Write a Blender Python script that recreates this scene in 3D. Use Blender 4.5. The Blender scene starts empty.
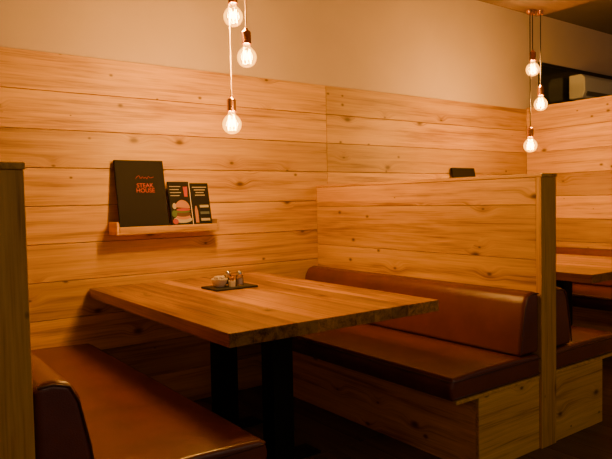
import bpy, bmesh, math, random
from mathutils import Vector, Matrix, Euler
random.seed(11)
S = bpy.context.scene
COL = S.collection

# ------------------------------------------------------------------ materials
def new_mat(name):
    m = bpy.data.materials.new(name); m.use_nodes = True
    nt = m.node_tree
    return m, nt, nt.nodes["Principled BSDF"]

def simple(name, col, rough=0.5, metal=0.0, spec=0.5, noise=0.0, nscale=20, bump=0.0, bscale=200, emis=None, estr=0):
    m, nt, b = new_mat(name)
    b.inputs["Base Color"].default_value = (*col, 1)
    b.inputs["Roughness"].default_value = rough
    b.inputs["Metallic"].default_value = metal
    b.inputs["Specular IOR Level"].default_value = spec
    tc = nt.nodes.new("ShaderNodeTexCoord")
    if noise > 0:
        n = nt.nodes.new("ShaderNodeTexNoise"); n.inputs["Scale"].default_value = nscale; n.inputs["Detail"].default_value = 5
        nt.links.new(tc.outputs["Object"], n.inputs["Vector"])
        r = nt.nodes.new("ShaderNodeValToRGB")
        r.color_ramp.elements[0].position = .3; r.color_ramp.elements[1].position = .7
        r.color_ramp.elements[0].color = (*[c*(1-noise) for c in col], 1)
        r.color_ramp.elements[1].color = (*[min(1, c*(1+noise)) for c in col], 1)
        nt.links.new(n.outputs["Fac"], r.inputs["Fac"]); nt.links.new(r.outputs["Color"], b.inputs["Base Color"])
    if bump > 0:
        n2 = nt.nodes.new("ShaderNodeTexNoise"); n2.inputs["Scale"].default_value = bscale; n2.inputs["Detail"].default_value = 4
        nt.links.new(tc.outputs["Object"], n2.inputs["Vector"])
        bp = nt.nodes.new("ShaderNodeBump"); bp.inputs["Strength"].default_value = bump; bp.inputs["Distance"].default_value = .004
        nt.links.new(n2.outputs["Fac"], bp.inputs["Height"]); nt.links.new(bp.outputs["Normal"], b.inputs["Normal"])
    if emis:
        b.inputs["Emission Color"].default_value = (*emis, 1); b.inputs["Emission Strength"].default_value = estr
    return m

def wood(name, along, across, light, mid, dark, rough=0.45, knots=1.0, gs=1.0, var=.55, ramp_pos=(.37, .475, .59)):
    m, nt, b = new_mat(name)
    N, L = nt.nodes, nt.links
    tc = N.new("ShaderNodeTexCoord"); sep = N.new("ShaderNodeSeparateXYZ"); L.new(tc.outputs["Object"], sep.inputs[0])
    at = N.new("ShaderNodeAttribute"); at.attribute_name = "pid"
    def math_(op, a, bb=None, c=None):
        n = N.new("ShaderNodeMath"); n.operation = op
        for i, v in enumerate((a, bb, c)):
            if v is None: continue
            if isinstance(v, (int, float)): n.inputs[i].default_value = v
            else: L.new(v, n.inputs[i])
        return n.outputs[0]
    A = math_('MULTIPLY_ADD', at.outputs["Fac"], 7.31, sep.outputs[along])
    third = [a for a in "XYZ" if a not in (along, across)][0]
    C = math_('MULTIPLY_ADD', at.outputs["Fac"], 3.17, sep.outputs[across])
    T = sep.outputs[third]
    def knot_layer(sa, sc, thr, smin, svar):
        kv = N.new("ShaderNodeCombineXYZ")
        L.new(math_('MULTIPLY', A, sa), kv.inputs[0]); L.new(math_('MULTIPLY', C, sc), kv.inputs[1])
        vo = N.new("ShaderNodeTexVoronoi"); vo.voronoi_dimensions = '2D'; vo.inputs["Scale"].default_value = 1.0
        L.new(kv.outputs[0], vo.inputs["Vector"])
        D = vo.outputs["Distance"]
        sepc = N.new("ShaderNodeSeparateColor"); L.new(vo.outputs["Color"], sepc.inputs[0])
        has = math_('GREATER_THAN', sepc.outputs[0], thr)
        siz = math_('MULTIPLY_ADD', sepc.outputs[1], svar, smin)
        kn = N.new("ShaderNodeMapRange"); kn.interpolation_type = 'SMOOTHSTEP'
        L.new(D, kn.inputs["Value"]); L.new(math_('MULTIPLY', siz, 0.3), kn.inputs["From Min"]); L.new(math_('MULTIPLY', siz, 1.8), kn.inputs["From Max"])
        kn.inputs["To Min"].default_value = 1; kn.inputs["To Max"].default_value = 0
        return D, has, math_('MULTIPLY', math_('MULTIPLY', kn.outputs[0], has), knots)
    D, has, k1 = knot_layer(2.9, 5.0, .66, .020, .05)
    D2, has2, k2 = knot_layer(7.5, 11.0, .945, .03, .08)
    knot = math_('MAXIMUM', k1, k2)
    halo = N.new("ShaderNodeMapRange"); halo.interpolation_type = 'SMOOTHSTEP'
    L.new(D, halo.inputs["Value"]); halo.inputs["From Min"].default_value = .03; halo.inputs["From Max"].default_value = .2
    halo.inputs["To Min"].default_value = .045; halo.inputs["To Max"].default_value = 0
    haloF = math_('MULTIPLY', math_('MULTIPLY', halo.outputs[0], has), knots)
    warp = N.new("ShaderNodeMapRange"); warp.interpolation_type = 'SMOOTHERSTEP'
    L.new(D, warp.inputs["Value"]); warp.inputs["From Min"].default_value = 0; warp.inputs["From Max"].default_value = .34
    warp.inputs["To Min"].default_value = .03; warp.inputs["To Max"].default_value = 0
    Cw = math_('ADD', C, math_('MULTIPLY', math_('MULTIPLY', warp.outputs[0], has), knots))
    gv = N.new("ShaderNodeCombineXYZ")
    L.new(math_('MULTIPLY', A, 1.0*gs), gv.inputs[0]); L.new(math_('MULTIPLY', Cw, 26*gs), gv.inputs[1]); L.new(math_('MULTIPLY', T, 26*gs), gv.inputs[2])
    n1 = N.new("ShaderNodeTexNoise"); n1.inputs["Scale"].default_value = 1; n1.inputs["Detail"].default_value = 6; n1.inputs["Roughness"].default_value = .62; n1.inputs["Distortion"].default_value = .5
    L.new(gv.outputs[0], n1.inputs["Vector"])
    fv = N.new("ShaderNodeCombineXYZ")
    L.new(math_('MULTIPLY', A, 5), fv.inputs[0]); L.new(math_('MULTIPLY', Cw, 150), fv.inputs[1]); L.new(math_('MULTIPLY', T, 150), fv.inputs[2])
    n2 = N.new("ShaderNodeTexNoise"); n2.inputs["Scale"].default_value = 1; n2.inputs["Detail"].default_value = 3
    L.new(fv.outputs[0], n2.inputs["Vector"])
    bv = N.new("ShaderNodeCombineXYZ")
    L.new(math_('MULTIPLY', A, 1.3), bv.inputs[0]); L.new(math_('MULTIPLY', C, 5), bv.inputs[1])
    n3 = N.new("ShaderNodeTexNoise"); n3.inputs["Scale"].default_value = 1; n3.inputs["Detail"].default_value = 2
    L.new(bv.outputs[0], n3.inputs["Vector"])
    f = math_('ADD', math_('ADD', math_('MULTIPLY', n1.outputs["Fac"], .52), math_('MULTIPLY', n2.outputs["Fac"], .22)), math_('MULTIPLY', n3.outputs["Fac"], .26))
    f = math_('SUBTRACT', f, haloF)
    ramp = N.new("ShaderNodeValToRGB"); cr = ramp.color_ramp
    cr.elements[0].position = ramp_pos[0]; cr.elements[0].color = (*dark, 1)
    cr.elements[1].position = ramp_pos[2]; cr.elements[1].color = (*light, 1)
    e = cr.elements.new(ramp_pos[1]); e.color = (*mid, 1)
    L.new(f, ramp.inputs["Fac"])
    wn = N.new("ShaderNodeTexWhiteNoise"); wn.noise_dimensions = '1D'; L.new(at.outputs["Fac"], wn.inputs["W"])
    hs = N.new("ShaderNodeHueSaturation"); L.new(ramp.outputs["Color"], hs.inputs["Color"])
    L.new(math_('MULTIPLY_ADD', wn.outputs["Value"], var, 1-var*.55), hs.inputs["Value"])
    mx = N.new("ShaderNodeMix"); mx.data_type = 'RGBA'
    L.new(math_('MULTIPLY', knot, .85), mx.inputs["Factor"]); L.new(hs.outputs["Color"], mx.inputs[6]); mx.inputs[7].default_value = (dark[0]*.25, dark[1]*.18, dark[2]*.15, 1)
    L.new(mx.outputs[2], b.inputs["Base Color"])
    b.inputs["Roughness"].default_value = rough
    bp = N.new("ShaderNodeBump"); bp.inputs["Strength"].default_value = .25; bp.inputs["Distance"].default_value = .002
    L.new(f, bp.inputs["Height"]); L.new(bp.outputs["Normal"], b.inputs["Normal"])
    return m

PL, PM, PD = (.76, .445, .075), (.60, .325, .044), (.29, .128, .014)
W_XZ = wood("pine_x", "X", "Z", PL, PM, PD, .5)
W_YZ = wood("pine_y", "Y", "Z", PL, PM, PD, .5)
W_ZX = wood("pine_upright", "Z", "X", PL, PM, PD, .5, knots=.6)
W_TAB = wood("table_oak", "Y", "X", (.56, .29, .050), (.34, .155, .024), (.08, .030, .006), .28, knots=1, gs=1.0, var=.85, ramp_pos=(.385, .48, .58))
W_FLOOR = wood("floor_boards", "Y", "X", (.13, .08, .05), (.095, .055, .035), (.05, .028, .019), .5, knots=.3)
W_DARK = wood("dark_stained_wood", "X", "Y", (.09, .045, .025), (.06, .03, .018), (.03, .015, .01), .5, knots=.0)
LEATHER = simple("leather_brown", (.145, .037, .024), .27, spec=.65, noise=.16, nscale=7, bump=.25, bscale=260)
PIPING = simple("leather_piping", (.075, .020, .012), .4, bump=.2)
PLASTER = simple("plaster_beige", (.66, .53, .44), .9, noise=.04, nscale=2.2, bump=.25, bscale=90)
CEIL = simple("ceiling_paint", (.16, .125, .10), .9, noise=.05, nscale=3)
STEEL = simple("black_steel", (.012, .012, .013), .45, metal=.6, bump=.05)
BLACK = simple("black_plastic", (.012, .011, .011), .5, bump=.05)
MENU = simple("menu_black_cover", (.010, .008, .009), .7, spec=.2, bump=.2, bscale=400)
RED = simple("red_print", (.45, .035, .02), .6)
BRASS = simple("copper_socket", (.75, .36, .14), .25, metal=1, bump=.05)
CORD = simple("fabric_cord", (.60, .42, .26), .8, bump=.3)
CORDK = simple("dark_cord", (.05, .035, .03), .8, bump=.3)
SLATE = simple("slate", (.018, .018, .02), .6, noise=.3, bump=.4, bscale=60)
CERAM = simple("white_ceramic", (.75, .70, .62), .2, bump=.02)
CHROME = simple("chrome", (.8, .78, .75), .2, metal=1, bump=.02)
SALT = simple("salt", (.8, .78, .74), .8, bump=.4)
PEPPER = simple("pepper", (.09, .06, .04), .9, noise=.5, nscale=300)
PAPER = simple("sugar_paper", (.72, .62, .5), .7, noise=.1, bump=.1)
ACW = simple("aircon_plastic", (.66, .68, .64), .35, bump=.02)
ACD = simple("aircon_louvre", (.10, .10, .09), .4)
def glass_mat():
    m, nt, b = new_mat("clear_glass")
    nt.nodes.remove(b); out = nt.nodes["Material Output"]
    t = nt.nodes.new("ShaderNodeBsdfTransparent"); g = nt.nodes.new("ShaderNodeBsdfGlossy"); g.inputs["Roughness"].default_value = .05
    lw = nt.nodes.new("ShaderNodeLayerWeight"); lw.inputs["Blend"].default_value = .35
    mx = nt.nodes.new("ShaderNodeMixShader"); nt.links.new(lw.outputs["Fresnel"], mx.inputs[0]); nt.links.new(t.outputs[0], mx.inputs[1]); nt.links.new(g.outputs[0], mx.inputs[2])
    nt.links.new(mx.outputs[0], out.inputs[0]); return m
GLASS = glass_mat()
def bulb_mat():
    m, nt, b = new_mat("bulb_glass")
    nt.nodes.remove(b); out = nt.nodes["Material Output"]; N, L = nt.nodes, nt.links
    t = N.new("ShaderNodeBsdfTransparent"); t.inputs[0].default_value = (1, .80, .45, 1)
    g = N.new("ShaderNodeBsdfGlossy"); g.inputs["Roughness"].default_value = .05
    e = N.new("ShaderNodeEmission"); e.inputs[0].default_value = (1, .44, .045, 1)
    e.inputs[1].default_value = 1.2
    lw = N.new("ShaderNodeLayerWeight"); lw.inputs["Blend"].default_value = .3
    mx = N.new("ShaderNodeMixShader"); L.new(lw.outputs["Fresnel"], mx.inputs[0]); L.new(t.outputs[0], mx.inputs[1]); L.new(g.outputs[0], mx.inputs[2])
    ad = N.new("ShaderNodeAddShader"); L.new(mx.outputs[0], ad.inputs[0]); L.new(e.outputs[0], ad.inputs[1])
    L.new(ad.outputs[0], out.inputs[0]); return m
BULB = bulb_mat()
FIL = simple("filament", (1, .6, .2), .5, emis=(1, .62, .16), estr=80)
GLOWCORE = simple("hot_core", (1, .7, .3), .5, emis=(1, .70, .24), estr=40)

# ------------------------------------------------------------------ mesh helpers
def empty(name, loc):
    e = bpy.data.objects.new(name, None); e.location = loc; e.empty_display_size = .1
    COL.objects.link(e); return e
def adopt(o, p):
    if p is not None:
        o.parent = p; o.matrix_parent_inverse = Matrix.Translation(-Vector(p.location))
def mesh_obj(name, bm, mat, parent=None, smooth=False, bevel=0, seg=2, angle=35):
    me = bpy.data.meshes.new(name); bmesh.ops.recalc_face_normals(bm, faces=bm.faces); bm.to_mesh(me); bm.free()
    o = bpy.data.objects.new(name, me); COL.objects.link(o); me.materials.append(mat)
    if smooth:
        for p in me.polygons: p.use_smooth = True
    if bevel > 0:
        md = o.modifiers.new("bevel", 'BEVEL'); md.width = bevel; md.segments = seg; md.limit_method = 'ANGLE'; md.angle_limit = math.radians(angle)
        md.harden_normals = False
        for p in me.polygons: p.use_smooth = True
        w = o.modifiers.new("wn", 'WEIGHTED_NORMAL'); w.keep_sharp = False
    adopt(o, parent); return o
def add_box(bm, x0, x1, y0, y1, z0, z1, pid=None):
    lay = None
    if pid is not None:
        lay = bm.faces.layers.float.get("pid")
        if lay is None: lay = bm.faces.layers.float.new("pid")
    vs = [bm.verts.new((x, y, z)) for x in (x0, x1) for y in (y0, y1) for z in (z0, z1)]
    idx = [(0, 1, 3, 2), (4, 6, 7, 5), (0, 4, 5, 1), (2, 3, 7, 6), (0, 2, 6, 4), (1, 5, 7, 3)]
    fs = [bm.faces.new([vs[i] for i in f]) for f in idx]
    if lay is not None:
        for f in fs: f[lay] = pid
    return vs
def box(name, x0, x1, y0, y1, z0, z1, mat, parent=None, bevel=.003, pid=0.0, seg=2):
    bm = bmesh.new(); add_box(bm, x0, x1, y0, y1, z0, z1, pid)
    return mesh_obj(name, bm, mat, parent, bevel=bevel, seg=seg)
def planks(name, xr, yr, zr, axis, edges, mat, parent=None, gap=.0015, bevel=.0025, cuts=None):
    bm = bmesh.new()
    long_r = {'Z': xr if (xr[1]-xr[0]) > (yr[1]-yr[0]) else yr, 'X': yr, 'Y': xr}[axis]
    la = 'x' if long_r is xr else 'y'
    segs = [long_r[0]] + list(cuts or []) + [long_r[1]]
    for i in range(len(edges)-1):
        a, b = edges[i]+gap, edges[i+1]-gap
        for j in range(len(segs)-1):
            s0, s1 = segs[j] + (gap if j else 0), segs[j+1] - (gap if j < len(segs)-2 else 0)
            R = {'x': list(xr), 'y': list(yr), 'z': list(zr)}
            R[la] = [s0, s1]; R[axis.lower()] = [a, b]
            add_box(bm, *R['x'], *R['y'], *R['z'], round(random.uniform(0, 40), 2))
    return mesh_obj(name, bm, mat, parent, bevel=bevel, seg=2)
def lathe(name, prof, mat, loc, parent=None, n=32, smooth=True):
    bm = bmesh.new(); rings = []
    for r, z in prof:
        if r < 1e-5: rings.append([bm.verts.new((0, 0, z))])
        else: rings.append([bm.verts.new((r*math.cos(2*math.pi*k/n), r*math.sin(2*math.pi*k/n), z)) for k in range(n)])
    for a, b in zip(rings[:-1], rings[1:]):
        for k in range(n):
            k2 = (k+1) % n
            if len(a) == 1 and len(b) == 1: continue
            if len(a) == 1: bm.faces.new((a[0], b[k], b[k2]))
            elif len(b) == 1: bm.faces.new((a[k], a[k2], b[0]))
            else: bm.faces.new((a[k], a[k2], b[k2], b[k]))
    bmesh.ops.translate(bm, verts=bm.verts, vec=loc)
    o = mesh_obj(name, bm, mat, parent, smooth=smooth)
    md = o.modifiers.new("es", 'EDGE_SPLIT'); md.split_angle = math.radians(50)
    return o
def tube(name, pts, r, mat, parent=None, cyclic=False, bez=False):
    cu = bpy.data.curves.new(name, 'CURVE'); cu.dimensions = '3D'; cu.bevel_depth = r; cu.bevel_resolution = 4; cu.use_fill_caps = True
    sp = cu.splines.new('NURBS' if bez else 'POLY'); sp.points.add(len(pts)-1)
    for p, q in zip(sp.points, pts): p.co = (*q, 1)
    sp.use_cyclic_u = cyclic
    if bez: sp.order_u = 3; sp.use_endpoint_u = True
    o = bpy.data.objects.new(name, cu); COL.objects.link(o); cu.materials.append(mat); adopt(o, parent); return o
def prism_y(name, prof, y0, y1, mat, parent, bevel, seg=5, sub=False):
    bm = bmesh.new()
    a = [bm.verts.new((x, y0, z)) for x, z in prof]; b = [bm.verts.new((x, y1, z)) for x, z in prof]
    bm.faces.new(a); bm.faces.new(b[::-1]); n = len(prof)
    for i in range(n): bm.faces.new((a[i], b[i], b[(i+1) % n], a[(i+1) % n]))
    return mesh_obj(name, bm, mat, parent, bevel=bevel, seg=seg, angle=25)

# ------------------------------------------------------------------ room shell
YW = 3.41; CH = 2.90; PH = 1.308; YE = 1.68
XP = 2.60
wb = empty("wall_back", (2.5, YW+.1, 0))
box("plaster", -2.0, 8.0, YW+.022, YW+.2, 0, CH, PLASTER, wb, bevel=0)
zed = [0.0, .2, .4, .6, .8, 1.0, 1.2, 1.4, 1.6, 1.8, 2.0]
planks("panelling", (-2.0, 5.04), (YW, YW+.022), (0, 2), 'Z', zed, W_XZ, wb, cuts=[.3, 2.70])
wr = empty("wall_right", (5.1, 2.0, 0))
box("core", 5.062, 5.14, .6, YW, 0, 1.995, PLASTER, wr, bevel=0)
planks("panelling", (5.04, 5.062), (.6, YW-.001), (0, 2), 'Z', zed, W_YZ, wr)
box("cap", 5.04, 5.16, .6, YW, 1.9955, 2.012, W_YZ, wr)
box("wall_far", 8.0, 8.15, -2.0, YW+.2, 0, CH, PLASTER, bevel=0)
box("wall_left", -2.15, -2.0, -2.0, YW+.2, 0, CH, PLASTER, bevel=0)
box("ceiling", -2.0, 8.0, -2.0, YW+.2, CH, CH+.1, CEIL, bevel=0)
planks("floor", (-2.0, 8.0), (-2.0, YW+.2), (-.04, 0), 'X', [-2+.16*i for i in range(63)] + [8.0], W_FLOOR, cuts=[.4, 2.3])
# high dark window band on back wall with an air conditioner in front of it
wd = empty("window_1", (6.1, YW+.015, 2.24))
for n, a in {"frame_top": (5.26, 7.2, 2.43, 2.46), "frame_bottom": (5.26, 7.2, 2.04, 2.08), "frame_left": (5.26, 5.30, 2.08, 2.43), "frame_right": (7.16, 7.2, 2.08, 2.43)}.items():
    box(n, a[0], a[1], YW+.012, YW+.0219, a[2], a[3], BLACK, wd, bevel=.002)
box("pane", 5.30, 7.16, YW+.016, YW+.0215, 2.08, 2.43, simple("night_glass", (.02, .022, .02), .08), wd, bevel=0)
ac = empty("air_conditioner", (6.1, YW-.1, 2.28))
bm = bmesh.new()
prof = [(-.004, 2.37), (-.13, 2.37), (-.165, 2.335), (-.17, 2.20), (-.14, 2.14), (-.004, 2.14)]
va = [bm.verts.new((5.72, YW-.01+y, z)) for y, z in prof]; vb = [bm.verts.new((6.52, YW-.01+y, z)) for y, z in prof]
bm.faces.new(va); bm.faces.new(vb[::-1])
for i in range(6): bm.faces.new((va[i], vb[i], vb[(i+1) % 6], va[(i+1) % 6]))
mesh_obj("housing", bm, ACW, ac, bevel=.012, seg=4)
box("bracket", 5.78, 6.42, YW-.014, YW+.0115, 2.2, 2.34, ACD, ac)
box("louvre", 5.76, 6.44, YW-.180, YW-.17, 2.16, 2.205, ACD, ac, bevel=.002)

# ------------------------------------------------------------------ booth partitions
def partition(x0, ye, name="booth_partition"):
    x1 = x0+.12
    p = empty(name, (x0+.06, 2.5, 0))
    ed = [0, .12, .38, .64, .90, 1.16, PH-.018]
    planks("boards_side_a", (x0, x0+.02), (ye+.03, YW-.002), (0, PH), 'Z', ed, W_YZ, p, gap=.001, bevel=.002)
    planks("boards_side_b", (x1-.02, x1), (ye+.03, YW-.002), (0, PH), 'Z', ed, W_YZ, p, gap=.001, bevel=.002)
    box("core", x0+.0205, x1-.0205, ye+.03, YW-.002, 0, PH-.018, BLACK, p, bevel=0)
    box("end_post", x0-.001, x1+.001, ye, ye+.0295, 0, PH-.018, W_ZX, p, bevel=.003, pid=2.4+x0)
    box("cap", x0-.004, x1+.004, ye-.004, YW-.002, PH-.0175, PH, W_YZ, p, bevel=.003, pid=random.uniform(0, 9))
partition(.226, 1.63); partition(XP, YE)

# ------------------------------------------------------------------ bench seats
def bench(xb, d, ye=YE, ex=0.0, name="booth_bench"):
    y0, y1 = ye+.012, YW-.004
    e = empty(name, (xb+d*.3, (y0+y1)/2, 0))
    X = lambda t: xb+d*t
    def bx(n, a, b, yy0, yy1, z0, z1, m, **k):
        return box(n, min(X(a), X(b)), max(X(a), X(b)), yy0, yy1, z0, z1, m, e, **k)
    bx("base_front", .43, .45, y0+.02, y1, 0, .335, W_YZ, pid=3.3)
    bx("base_end", .002, .45, y0, y0+.019, 0, .335, W_XZ, pid=random.uniform(0, 20))
    bx("seat_board", .002, .60+ex, y0-.004, y1, .336, .352, W_YZ, pid=1.7)
    seat = prism_y("seat_cushion", [(X(.004), .353), (X(.625+ex), .353), (X(.635+ex), .41), (X(.62+ex), .452), (X(.45), .462), (X(.2), .462), (X(.004), .455)], y0-.006, y1, LEATHER, e, .016, 5)
    back = prism_y("back_cushion", [(X(.003), .463), (X(.155), .463), (X(.145), .56), (X(.118), .70), (X(.095), .745), (X(.05), .757), (X(.003), .75)], y0-.002, y1, LEATHER, e, .022, 5)
    tube("seat_piping", [(X(.004), y0-.005, .437), (X(.61+ex), y0-.005, .437), (X(.628+ex), y0+.01, .437), (X(.629+ex), y1-.01, .437)], .004, PIPING, e)
    tube("seat_piping_low", [(X(.004), y0-.005, .366), (X(.61+ex), y0-.005, .366), (X(.624+ex), y0+.01, .366), (X(.625+ex), y1-.01, .366)], .0035, PIPING, e)
    tube("back_piping", [(X(.15), y0-.001, .475), (X(.137), y0-.001, .57), (X(.112), y0-.001, .69), (X(.09), y0-.001, .735), (X(.05), y0-.001, .747), (X(.01), y0-.001, .745)], .0035, PIPING, e)
bench(.347, 1, 1.625, .055); bench(XP-.001, -1); bench(XP+.121, 1); bench(5.039, -1)

# ------------------------------------------------------------------ tables
def table(x0):
    x1 = x0+1.06; y0, y1 = 1.86, 3.40
    e = empty("dining_table", ((x0+x1)/2, (y0+y1)/2, 0))
    n = 11; ed = [x0+(x1-x0)*i/n for i in range(n+1)]
    planks("table_top", (x0, x1), (y0, y1), (.70, .75), 'X', ed, W_TAB, e, gap=.0002, bevel=.0015)
    xc = (x0+x1)/2
    for i, yy in enumerate((2.37, 2.88)):
        box("leg_%d" % (i+1), xc-.055, xc+.055, yy-.05, yy+.05, .012, .688, STEEL, e, bevel=.004)
        box("foot_plate_%d" % (i+1), xc-.2, xc+.2, yy-.06, yy+.06, 0, .012, STEEL, e, bevel=.003)
        box("top_plate_%d" % (i+1), xc-.3, xc+.3, yy-.06, yy+.06, .688, .70, STEEL, e, bevel=.002)
table(1.03); table(3.37)

# ------------------------------------------------------------------ pendants
def pendant(bulbs, cx, cord):
    e = empty("pendant_lamp", (cx, 2.4, 2.5))
    box("canopy_board", cx-.45, cx+.45, 2.05, 2.665, 2.50, 2.545, W_DARK, e, bevel=.003)
    for i, (sx, sy) in enumerate(((-.38, 2.12), (.38, 2.12), (-.38, 2.6), (.38, 2.6))):
        tube("hanger_%d" % i, [(cx+sx, sy, 2.545), (cx+sx, sy, CH)], .005, STEEL, e)
    q = .93
    for i, (x, y, z) in enumerate(bulbs):
        k = i+1
        tube("cord_%d" % k, [(x, y, 2.50), (x, y, z+.12)], .0035, cord, e)
        lathe("ceiling_cup_%d" % k, [(0, 2.47), (.02, 2.475), (.025, 2.50), (0, 2.50)], BRASS, (x, y, 0), e)
        sc = lambda pr: [(a*q, b*q) for a, b in pr]
        lathe("socket_%d" % k, sc([(0, .135), (.008, .135), (.010, .125), (.021, .118), (.024, .112), (.024, .062), (.026, .060), (.026, .054), (.02, .052), (0, .052)]), BRASS, (x, y, z), e)
        prof = sc([(.0001, .058), (.015, .056), (.016, .048), (.020, .038), (.031, .028), (.043, .014), (.0495, -.004), (.050, -.014), (.046, -.032), (.036, -.048), (.020, -.059), (.0001, -.063)])
        lathe("bulb_%d" % k, prof, BULB, (x, y, z), e, n=40)
        lathe("stem_%d" % k, [(0, .05), (.007, .045), (.004, .02), (.003, 0), (0, -.001)], GLASS, (x, y, z), e, n=12)
        pts = []
        m = 6
        for j in range(2*m+1):
            a = math.pi*j/m
            rr = .021 if j % 2 == 0 else .014
            pts.append((x+rr*math.cos(a), y+rr*math.sin(a), z+(.018 if j % 2 else -.038)))
        tube("filament_%d" % k, pts, .0013, FIL, e)
        lathe("glow_core_%d" % k, [(.0001, .012), (.008, .006), (.0115, -.008), (.008, -.022), (.0001, -.028)], GLOWCORE, (x, y, z), e, n=16)
        ld = bpy.data.lights.new("bulb_light", 'POINT'); ld.energy = 34; ld.color = (1, .55, .165); ld.shadow_soft_size = .035
        lo = bpy.data.objects.new("light_%d" % k, ld); lo.location = (x, y, z-.01); COL.objects.link(lo); adopt(lo, e)
pendant([(1.512, 2.61, 2.095), (1.54, 2.54, 1.893), (1.502, 2.63, 1.587)], 1.30, CORD)
pendant([(3.92, 2.60, 2.105), (3.97, 2.57, 1.862), (3.89, 2.60, 1.57)], 3.62, CORDK)

# ------------------------------------------------------------------ wall shelf with menus
def text(name, body, size, mat, M, parent):
    cu = bpy.data.curves.new(name, 'FONT'); cu.body = body; cu.size = size; cu.align_x = 'CENTER'; cu.align_y = 'CENTER'; cu.extrude = .0004; cu.space_line = .85
    o = bpy.data.objects.new(name, cu); COL.objects.link(o); cu.materials.append(mat)
    o.parent = parent; o.matrix_parent_inverse = Matrix.Translation(-Vector(parent.location))
    o.matrix_basis = M
    return o
def leaning(xc, ybot, zbot, ang):
    return Matrix.Translation((xc, ybot, zbot)) @ Matrix.Rotation(math.radians(90-ang), 4, 'X')
def flat(bm, pts, z=0):
    bm.faces.new([bm.verts.new((a, b, z)) for a, b in pts])
def local_obj(name, bm, mat, M, parent, bevel=0):
    bmesh.ops.transform(bm, matrix=M, verts=bm.verts)
    return mesh_obj(name, bm, mat, parent, bevel=bevel)
def disc_pts(cx, cy, rx, ry, n=20, a0=0, a1=2*math.pi):
    return [(cx+rx*math.cos(a0+(a1-a0)*i/n), cy+ry*math.sin(a0+(a1-a0)*i/n)) for i in range(n)]
P = {"bun": simple("print_bun", (.40, .16, .04), .5), "green": simple("print_green", (.05, .11, .02), .5), "red": simple("print_red", (.32, .025, .015), .5),
     "white": simple("print_white", (.38, .34, .28), .5), "meat": simple("print_meat", (.07, .025, .012), .5), "blue": simple("print_blue", (.08, .11, .12), .5)}
def shelf_group(dx):
    x0, x1 = 1.165+dx, 1.755+dx
    e = empty("wall_shelf", ((x0+x1)/2, YW-.05, 1.05))
    box("bottom", x0, x1, YW-.115, YW, 1.035, 1.053, W_XZ, e, pid=2.2)
    box("front_lip", x0, x1, YW-.131, YW-.1155, 1.035, 1.078, W_XZ, e, pid=5.1)
    box("end_left", x0-.016, x0-.0005, YW-.131, YW, 1.035, 1.105, W_YZ, e, pid=5.5)
    box("end_right", x1+.0005, x1+.016, YW-.131, YW, 1.035, 1.105, W_YZ, e, pid=5.9)
    ang = 10.5
    xm = 1.325+dx
    m = empty("menu_book", (xm, YW-.08, 1.25))
    M = leaning(xm, YW-.085, 1.056, ang)
    bm = bmesh.new(); add_box(bm, -.140, .140, 0, .395, .0, .003); add_box(bm, -.140, .140, 0, .395, .015, .018); add_box(bm, -.143, -.138, 0, .395, 0, .018)
    local_obj("cover", bm, MENU, M, m, bevel=.001)
    bm = bmesh.new(); add_box(bm, -.136, .134, .004, .39, .0035, .0145)
    local_obj("pages", bm, PAPER, M, m)
    if dx == 0:
        text("title", "STEAK\nHOUSE", .034, RED, M @ Matrix.Translation((.02, .235, .0186)), m)
        sq = [(-.03, .29), (-.012, .315), (-.002, .285), (.01, .305), (.015, .288), (.028, .302), (.034, .285), (.045, .306), (.055, .29), (.075, .30)]
        tube("script_logo", [tuple(M @ Vector((a, b, .0188))) for a, b in sq], .0010, RED, m, bez=True)
    # booklet standing slightly in front, with a food picture
    f = empty("food_flyer", (1.55+dx, YW-.08, 1.18))
    M = leaning(1.548+dx, YW-.095, 1.056, 12)
    bm = bmesh.new(); add_box(bm, -.066, .066, 0, .275, .0, .012); local_obj("booklet", bm, MENU, M, f, bevel=.001)
    bm = bmesh.new(); add_box(bm, .0665, .070, .002, .27, .001, .011); local_obj("page_edges", bm, PAPER, M, f)
    z = .0126
    def pr(n, pts, mk, zz=z):
        bm = bmesh.new(); flat(bm, pts, zz); local_obj(n, bm, P[mk], M, f)
    pr("print_plate", disc_pts(.005, .05, .058, .02), "white")
    pr("print_bun_base", disc_pts(.01, .065, .045, .016), "bun", z+.0002)
    pr("print_patty", disc_pts(.01, .082, .048, .016), "meat", z+.0003)
    pr("print_salad", disc_pts(.006, .098, .050, .009), "green", z+.0006)
    pr("print_tomato", disc_pts(.014, .108, .044, .009), "red", z+.0009)
    pr("print_bun", disc_pts(.01, .115, .046, .05, a0=0, a1=math.pi), "bun", z+.0012)
    pr("print_garnish_a", disc_pts(-.042, .04, .018, .016), "red", z+.0012)
    pr("print_garnish_b", disc_pts(-.045, .085, .016, .02), "green", z+.0012)
    pr("print_garnish_c", disc_pts(-.04, .13, .012, .018), "white", z+.0012)
    for i in range(4):
        pr("print_rule_%d" % i, [(-.058, .19+i*.018), (.0+.012*(i % 2), .19+i*.018), (.0+.012*(i % 2), .194+i*.018), (-.058, .194+i*.018)], "white")
    pr("print_glass", [(.03, .185), (.050, .185), (.054, .245), (.026, .245)], "red")
    f = empty("drinks_flyer", (1.682+dx, YW-.08, 1.18))
    M = leaning(1.682+dx, YW-.095, 1.056, 12)
    bm = bmesh.new(); add_box(bm, -.060, .060, 0, .268, .0, .006); local_obj("card", bm, MENU, M, f, bevel=.001)
    def pr2(n, pts, mk, zz=.0066):
        bm = bmesh.new(); flat(bm, pts, zz); local_obj(n, bm, P[mk], M, f)
    for i, (yy, hw) in enumerate(((.24, .046), (.224, .036), (.208, .026), (.192, .032))):
        pr2("print_line_%d" % i, [(-hw, yy), (hw, yy), (hw, yy+.005), (-hw, yy+.005)], "white")
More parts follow.
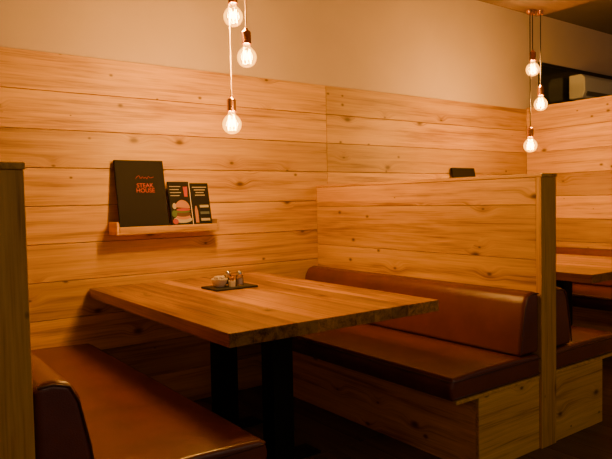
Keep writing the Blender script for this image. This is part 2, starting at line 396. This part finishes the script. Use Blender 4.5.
    pr2("print_bottle", [(-.045, .03), (-.025, .03), (-.025, .10), (-.031, .13), (-.039, .13), (-.045, .10)], "bun")
    for i in range(3):
        pr2("print_label_%d" % i, [(-.01, .04+i*.04), (.048, .04+i*.04), (.048, .055+i*.04), (-.01, .055+i*.04)], "blue" if i % 2 else "white")
shelf_group(0); shelf_group(2.79)

# ------------------------------------------------------------------ things on the table
T = .7505
cx, cy = 1.60, 2.87
box("slate_tray", cx-.125, cx+.125, cy-.085, cy+.085, T, T+.010, SLATE, bevel=.003)
T2 = T+.0105
def shaker(x, y, fill, name):
    e = empty(name, (x, y, T2))
    lathe("glass_body", [(0, 0), (.021, 0), (.0225, .004), (.019, .05), (.0175, .056)], GLASS, (x, y, T2), e)
    lathe("contents", [(0, .004), (.0185, .004), (.0165, .036), (0, .038)], fill, (x, y, T2), e)
    lathe("cap", [(.019, .054), (.0195, .058), (.019, .068), (.012, .076), (0, .078)], CHROME, (x, y, T2), e)
shaker(cx+.055, cy-.01, SALT, "salt_shaker"); shaker(cx+.015, cy+.045, PEPPER, "pepper_shaker")
b = empty("sugar_bowl", (cx-.06, cy, T2))
lathe("bowl", [(0, 0), (.024, 0), (.026, .004), (.038, .02), (.044, .042), (.042, .043), (.036, .022), (.022, .008), (0, .007)], CERAM, (cx-.06, cy, T2), b)
bm = bmesh.new()
for i in range(9):
    a = i*.7; vs = add_box(bm, cx-.06-.004, cx-.06+.004, cy-.016, cy+.016, T2+.02, T2+.055)
    bmesh.ops.rotate(bm, verts=vs, cent=(cx-.06, cy, T2+.035), matrix=Euler((random.uniform(-.3, .3), random.uniform(-.4, .4), a)).to_matrix())
    bmesh.ops.translate(bm, verts=vs, vec=(.016*math.cos(a), .016*math.sin(a), 0))
mesh_obj("sugar_sachets", bm, PAPER, b, bevel=.001)
t = empty("toothpick_cup", (cx-.005, cy-.035, T2))
lathe("cup", [(0, 0), (.018, 0), (.021, .03), (.020, .031), (.016, .004), (0, .004)], CERAM, (cx-.005, cy-.035, T2), t)
bm = bmesh.new()
for i in range(14):
    a = i*2.4; r = .010
    vs = add_box(bm, -.0009, .0009, -.0009, .0009, 0, .05)
    bmesh.ops.rotate(bm, verts=vs, cent=(0, 0, 0), matrix=Euler((.18*math.sin(a), .18*math.cos(a), 0)).to_matrix())
    bmesh.ops.translate(bm, verts=vs, vec=(cx-.005+.006*math.cos(a), cy-.035+.006*math.sin(a), T2+.005))
mesh_obj("toothpicks", bm, W_TAB, t)

# ------------------------------------------------------------------ ambient light of the room behind the viewer
def area(name, loc, rot, size, e, col):
    ld = bpy.data.lights.new(name, 'AREA'); ld.energy = e; ld.size = size; ld.color = col
    o = bpy.data.objects.new(name, ld); o.location = loc; o.rotation_euler = rot; COL.objects.link(o)
area("room_fill_light", (1.9, -1.0, 2.85), (math.radians(25), 0, 0), 1.6, 24, (1, .70, .42))  # added fill lamp out of view, stands in for the room's ambient light
w = bpy.data.worlds.new("world"); S.world = w; w.use_nodes = True
w.node_tree.nodes["Background"].inputs[0].default_value = (.9, .66, .48, 1); w.node_tree.nodes["Background"].inputs[1].default_value = .15

# ------------------------------------------------------------------ camera
cam = bpy.data.cameras.new("camera"); co = bpy.data.objects.new("camera", cam); COL.objects.link(co)
cam.sensor_width = 36; cam.lens = 620/612*36; cam.clip_start = .05
co.matrix_world = Matrix.Translation((0, 0, 1.2)) @ Matrix.Rotation(math.radians(-36.3), 4, 'Z') @ Matrix.Rotation(math.radians(90-2.63), 4, 'X') @ Matrix.Rotation(math.radians(-1.15), 4, 'Z')
S.camera = co
